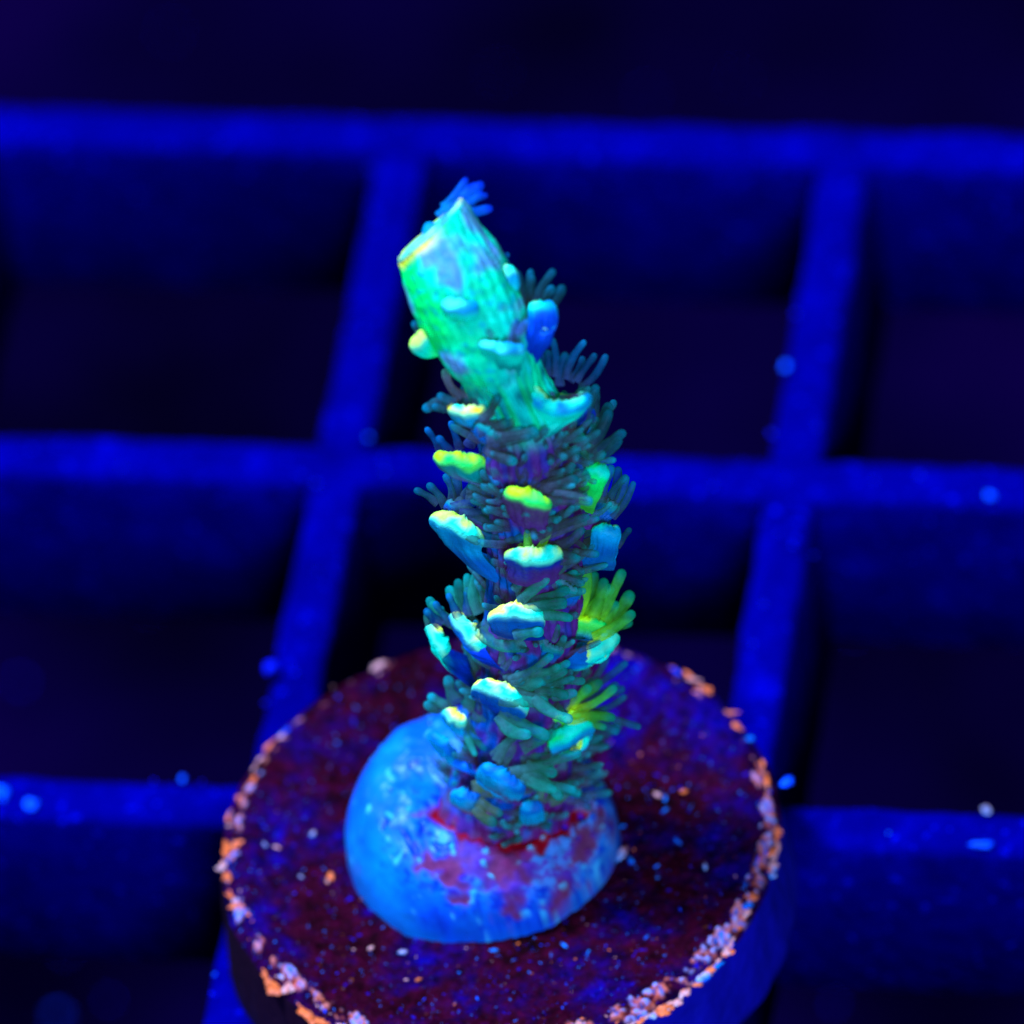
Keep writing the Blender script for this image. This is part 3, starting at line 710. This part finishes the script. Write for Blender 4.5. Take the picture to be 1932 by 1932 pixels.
# ---- row 3
corallite(868, 866, 88, 84, 'lime', k=0.5, th=0.27, base=(930, 905), dep=0.6, hb=0.3, pit=C_lime, body=C_teal, body0=C_purp, wadd=0.6,
          tents=[dict(n=4, A=110, spread=60, L=56, off=(-6, -18), lat=50, tc=T_blue, r=0.18, wo=-0.5), dict(n=4, A=-8, spread=40, L=60, off=(35, 0), lat=26, tc=((0.0, 0.06, 0.14), (0.0, 0.10, 0.2)), r=0.16)], label='lime and yellow lip on the left, above the other left hand lips')
corallite(925, 812, 50, 60, 'dull', k=0.4, th=0.1, base=(960, 850), hb=0.4, wadd=0.1,
          tents=[dict(n=9, A=5, spread=64, L=84, off=(-10, 4), lat=56, tc=T_purp, r=0.19, k=(0, .6))])
corallite(1095, 848, 56, 60, 'dull', k=0.2, th=0.1, base=(1050, 880), hb=0.4, wadd=-0.2,
          tents=[dict(n=10, A=66, spread=60, L=84, off=(-4, -8), lat=66, tc=T_dark, r=0.18, k=(-.2, .4)), dict(n=6, A=42, spread=60, L=56, off=(-16, 6), lat=60, tc=T_teal, r=0.15, k=(.2, .7))])
corallite(1110, 800, 30, 60, 'dull', k=0, th=0.1, base=(1070, 840), wadd=-0.9, tents=[dict(n=5, A=68, spread=34, L=66, off=(4, -4), lat=36, tc=T_dark, r=0.17)])
# ---- row 4
corallite(998, 936, 82, 72, 'lime', k=0.6, th=0.27, base=(1000, 985), dep=0.55, hb=0.5, pit=C_lime, body=C_pit, body0=C_purp, wadd=0.25,
          tents=[dict(n=8, A=48, spread=84, L=98, off=(6, -18), lat=54, tc=T_purp, r=0.16, k=(-.1, .4), wo=-0.3), dict(n=4, A=18, spread=44, L=74, off=(34, -30), lat=34, tc=T_purp, r=0.16, k=(.1, .5))], label='bright lime lip in the middle of the stem with jagged inner edge')
corallite(1128, 890, 42, 66, 'green', k=-0.05, th=0.24, base=(1090, 958), dep=0.6, hb=0.3, body=C_green, body0=C_grn2, wadd=0.7, wide=1.5,
          tents=[dict(n=4, A=118, spread=70, L=36, off=(-26, -6), lat=50, tc=T_teal, r=0.15)], label='smooth green oblique lip on the right side, only one all green')
corallite(880, 960, 70, 60, 'dull', k=0.3, th=0.1, base=(930, 980), hb=0.4, wadd=0.0,
          tents=[dict(n=6, A=100, spread=90, L=58, off=(-16, -20), lat=60, tc=T_dark, r=0.17, wo=-0.4), dict(n=8, A=-22, spread=46, L=124, off=(-4, -24), lat=56, tc=((0.012, 0.05, 0.045), (0.01, 0.07, 0.06)), r=0.19, k=(.1, .5))])
corallite(1150, 950, 40, 60, 'dull', k=0, th=0.1, base=(1090, 990), wadd=-0.6, tents=[dict(n=9, A=62, spread=44, L=78, off=(-14, 0), lat=56, tc=T_dark, r=0.16, bend=(0.08, 0)), dict(n=5, A=70, spread=80, L=40, off=(-50, 0), lat=50, tc=T_teal, r=0.14, wo=.8)])
# ---- row 5
corallite(868, 990, 100, 62, 'pale', k=0.5, th=0.36, base=(925, 1072), wide=1.35, dep=0.5, bend=0.15, hb=0.25, body=C_sky, body0=C_blu, wadd=0.7,
          tents=[dict(n=7, A=-14, spread=36, L=92, off=(28, -16), lat=44, tc=((0.0, 0.05, 0.09), (0.0, 0.12, 0.14)), r=0.19, k=(.1, .5)), dict(n=3, A=10, spread=30, L=76, off=(-4, -26), lat=22, tc=T_blue, r=0.18)], label='broad pale lip on the left with a long blue tapering wall below')
corallite(1007, 1046, 98, 90, 'pale', k=0.6, th=0.29, base=(1005, 1090), dep=0.5, bend=-0.12, hb=0.5, pit=C_lime, body=C_dblu, body0=C_purp, wadd=0.3,
          tents=[dict(n=3, A=92, spread=50, L=54, off=(-8, -14), lat=24, tc=((0.08, 0.30, 0.01), (0.04, 0.22, 0.02)), r=0.15, k=(-.1, .1)), dict(n=9, A=14, spread=54, L=100, off=(18, -34), lat=50, tc=T_purp, r=0.17, k=(0, .5))], label='cream and cyan smiling lip in the middle of the stem')
corallite(1144, 1004, 50, 84, 'cyan', k=-0.1, th=0.2, base=(1122, 1072), dep=0.5, hb=0.3, body=C_sky, body0=C_blu, wadd=0.6, wide=1.5,
          tents=[dict(n=3, A=60, spread=40, L=44, off=(8, 10), lat=30, tc=T_dark, r=0.15, wo=-0.8)], label='flat sky blue flap shaped corallite on the right edge')
corallite(1070, 1100, 60, 60, 'dull', k=0.4, th=0.1, base=(1040, 1130), hb=0.4, wadd=0.1, tents=[dict(n=9, A=22, spread=50, L=62, off=(-22, -10), lat=60, tc=T_teal, r=0.18, k=(0, .6))])
# ---- row 6
corallite(1112, 1172, 62, 80, 'lime', k=0.2, th=0.12, base=(1075, 1200), hb=0.3, pit=C_grn2, body=C_grn2, body0=C_blu, wadd=0.1,
          tents=[dict(n=11, A=52, spread=76, L=112, off=(-4, 6), lat=52, tc=T_green, cb=(0.20, 0.42, 0.003), r=0.22, k=(-.2, .4), bend=(0.08, 0))], label='polyp with green hand like tentacles on the right')
corallite(1130, 1222, 78, 128, 'pale', k=0.3, th=0.3, base=(1070, 1235), dep=0.5, hb=0.25, body=C_cyan, body0=C_blu, wadd=0.7, label='pale green lip under the green tentacles on the right')
corallite(975, 1154, 96, 86, 'cream', k=0.25, th=0.3, base=(985, 1200), dep=0.5, bend=0.14, hb=0.3, pit=C_teal, body=C_blu, body0=C_dblu, wadd=0.5,
          tents=[dict(n=9, A=24, spread=62, L=86, off=(14, -22), lat=58, tc=T_teal2, r=0.18, k=(0, .6), bend=(-0.1, 0)), dict(n=1, A=5, spread=1, L=46, off=(4, 34), lat=2, tc=T_teal2, r=0.22, k=(.2, .3), wo=0.0)], label='cream and cyan bean shaped lip at mid height, arched')
corallite(884, 1192, 84, 38, 'cream', k=0.35, th=0.29, base=(935, 1235), dep=0.5, hb=0.25, pit=C_teal, body=C_blu, body0=C_dblu, wadd=0.6,
          tents=[dict(n=9, A=105, spread=74, L=66, off=(14, -30), lat=86, latA=20, tc=T_teal2, r=0.2, k=(-.2, .3), wo=-0.4), dict(n=3, A=-28, spread=26, L=112, off=(26, -24), lat=34, tc=T_teal2, r=0.22, k=(.1, .4)), dict(n=4, A=115, spread=50, L=46, off=(-18, -20), lat=50, tc=T_blue, r=0.18)], label='cream oblique lip, the upper of the left hand pair at the same height')
corallite(829, 1206, 58, 28, 'cream', k=0.3, th=0.22, base=(905, 1280), wide=1.7, dep=0.5, hb=0.25, body=C_cyan, body0=C_dblu, wadd=0.6,
          tents=[dict(n=3, A=70, spread=60, L=30, off=(0, -24), lat=30, tc=T_teal, r=0.16, wo=-.5)], label='narrow cream topped corallite furthest left at mid height')
corallite(1040, 1215, 50, 60, 'dull', k=0.4, th=0.1, base=(1030, 1240), hb=0.4, wadd=-0.2, tents=[dict(n=6, A=70, spread=110, L=32, off=(0, -6), lat=44, tc=T_teal, r=0.13, k=(.2, .8))])
# ---- row 7
corallite(950, 1305, 102, 66, 'cream', k=0.3, th=0.31, base=(965, 1350), dep=0.5, bend=0.14, hb=0.3, pit=C_teal, body=C_blu, body0=C_dblu, wadd=0.5,
          tents=[dict(n=9, A=30, spread=70, L=104, off=(10, -24), lat=66, tc=T_teal, r=0.17, k=(-.1, .5), bend=(-0.15, 0)), dict(n=4, A=-25, spread=56, L=92, off=(-2, 12), lat=44, tc=T_teal2, r=0.23, k=(.1, .4)), dict(n=5, A=-4, spread=46, L=84, off=(54, -20), lat=46, tc=T_teal2, r=0.18, k=(.1, .5))], label='long cream and cyan arched lip near the glue mound')
corallite(1072, 1345, 66, 100, 'lime', k=0.3, th=0.12, base=(1050, 1370), hb=0.3, pit=C_lime, body=C_grn2, body0=C_maro, wadd=-0.2,
          tents=[dict(n=6, A=12, spread=44, L=80, off=(0, -4), lat=40, tc=T_green, cb=(0.30, 0.38, 0.003), r=0.18, k=(.1, .5)), dict(n=8, A=16, spread=70, L=108, off=(16, -22), lat=50, tc=T_dark, r=0.17, k=(-.3, .2), wo=-0.5)])
corallite(1073, 1382, 84, 120, 'green', k=0.25, th=0.27, base=(1040, 1410), dep=0.5, hb=0.45, pit=C_lime, body=C_sky, body0=C_purp, wadd=0.5, label='green and cyan oblique lip on the lower right')
corallite(1120, 1400, 30, 0, 'dull', k=0.0, th=0.1, base=(1070, 1420), wadd=-0.6, tents=[dict(n=4, A=-8, spread=50, L=42, off=(0, -8), lat=30, tc=T_dark, r=0.15)])
# ---- foot
corallite(858, 1352, 46, 60, 'cream', k=0.4, th=0.22, base=(905, 1385), dep=0.6, hb=0.4, pit=C_teal, body=C_sky, body0=C_glue, wadd=0.9,
          tents=[dict(n=5, A=110, spread=130, L=40, off=(8, -22), lat=60, latA=0, tc=T_teal, r=0.22), dict(n=4, A=-48, spread=44, L=84, off=(36, 0), lat=34, tc=T_teal2, r=0.2, k=(.2, .5))])
corallite(838, 1402, 62, 50, 'blue', k=0.5, th=0.2, base=(900, 1450), dep=0.6, hb=0.4, pit=C_teal, body=C_sky, body0=C_glue, wadd=0.9)
corallite(950, 1466, 88, 60, 'blue', k=0.3, th=0.26, base=(960, 1500), dep=0.5, hb=0.4, body=C_sky, body0=C_purp, wadd=0.5,
          tents=[dict(n=6, A=34, spread=70, L=112, off=(0, -20), lat=60, tc=T_teal, r=0.17, k=(0, .5), bend=(-0.25, 0)), dict(n=6, A=-8, spread=50, L=76, off=(40, -34), lat=50, tc=T_teal2, r=0.2, k=(.1, .5))], label='lowest long sky blue lip at the foot of the stem')
corallite(1003, 1526, 42, 90, 'blue', k=0.4, th=0.26, base=(1000, 1550), dep=0.6, hb=0.3, body=C_sky, body0=C_sky, wadd=0.1,
          tents=[dict(n=5, A=75, spread=90, L=44, off=(8, -18), lat=50, tc=((0.03, 0.09, 0.03), (0.0, 0.1, 0.07)), r=0.18, k=(0, .5))])
corallite(880, 1500, 54, 80, 'blue', k=0.4, th=0.2, base=(900, 1530), dep=0.6, hb=0.3, body=C_sky, body0=C_salm, wadd=0.6,
          tents=[dict(n=6, A=-10, spread=50, L=56, off=(14, -12), lat=56, tc=((0.05, 0.08, 0.03), (0.0, 0.1, 0.07)), r=0.2, k=(0, .5))])
corallite(1075, 1480, 50, 60, 'dull', k=0.3, th=0.12, base=(1040, 1500), hb=0.4, wadd=0.1, tents=[dict(n=5, A=10, spread=60, L=50, off=(-10, 0), lat=44, tc=((0.04, 0.03, 0.05), (0.01, 0.05, 0.08)), r=0.17)])

# small retracted tentacles and papillae between the corallites: too many to count
V, F, Cc = [], [], []
rq = random.Random(3)
clus = []
for i in range(36):
    si = rq.uniform(14, 118); th = rq.uniform(0, 6.283)
    lean = rq.uniform(-0.2, 1.0)
    for q in range(9): clus.append((si + rq.uniform(-3, 3), th + rq.uniform(-0.35, 0.35), lean, q / 8 - 0.5))
for i in range(130): clus.append((rq.uniform(14, 120), rq.uniform(0, 6.283), 0.3, rq.uniform(-0.5, 0.5)))
for (si, th, lean, fan) in clus:
    k0 = max(2, int(si))
    c = cent[k0]; T = (cent[k0 + 1] - cent[k0 - 1]).normalized()
    e1 = (CR - T * CR.dot(T)).normalized(); e2 = T.cross(e1)
    d = e1 * math.cos(th) + e2 * math.sin(th)
    base = c + d * rad[k0] * 0.9
    tg = T.cross(d)
    dr = (d * 0.7 + T * (0.5 + 0.8 * fan) + tg * (fan * 1.5 * rq.uniform(0.5, 1)) + e1 * lean * 0.8).normalized()
    L = rq.uniform(0.5, 1.15); rb = rq.uniform(0.09, 0.15)
    g = rq.random(); tone = rq.uniform(0.6, 1.2)
    cb = mix3(C_purp, (0.02, 0.03, 0.04), g); ct = mix3((0.01, 0.06, 0.06), (0.0, 0.10, 0.10), rq.random())
    f1 = dr.orthogonal().normalized(); f2 = dr.cross(f1); b0 = len(V)
    bend = e1 * rq.uniform(-0.25, 0.25) + CU * rq.uniform(0, 0.25)
    prof = [(0, 1.0), (0.35, 0.9), (0.7, 0.85), (0.92, 0.85), (1.03, 0.6), (1.08, 0.15)]
    for (t, kk) in prof:
        q = base + dr * L * t + bend * L * t * t
        for j in range(6):
            a = j * math.pi / 3
            V.append(q + (f1 * math.cos(a) + f2 * math.sin(a)) * rb * kk)
            Cc.append(tuple(x * tone for x in mix3(mix3(cb, ct, t * 0.7), (0.0, 0.16, 0.18), sstep(0.8, 1.08, t) * 0.7)))
    F += grid_faces(len(prof), 6, True, b0)
o = mesh_obj('short_tentacles', V, F, M_tent, None, Cc); o['kind'] = 'stuff'; under(o, coral)
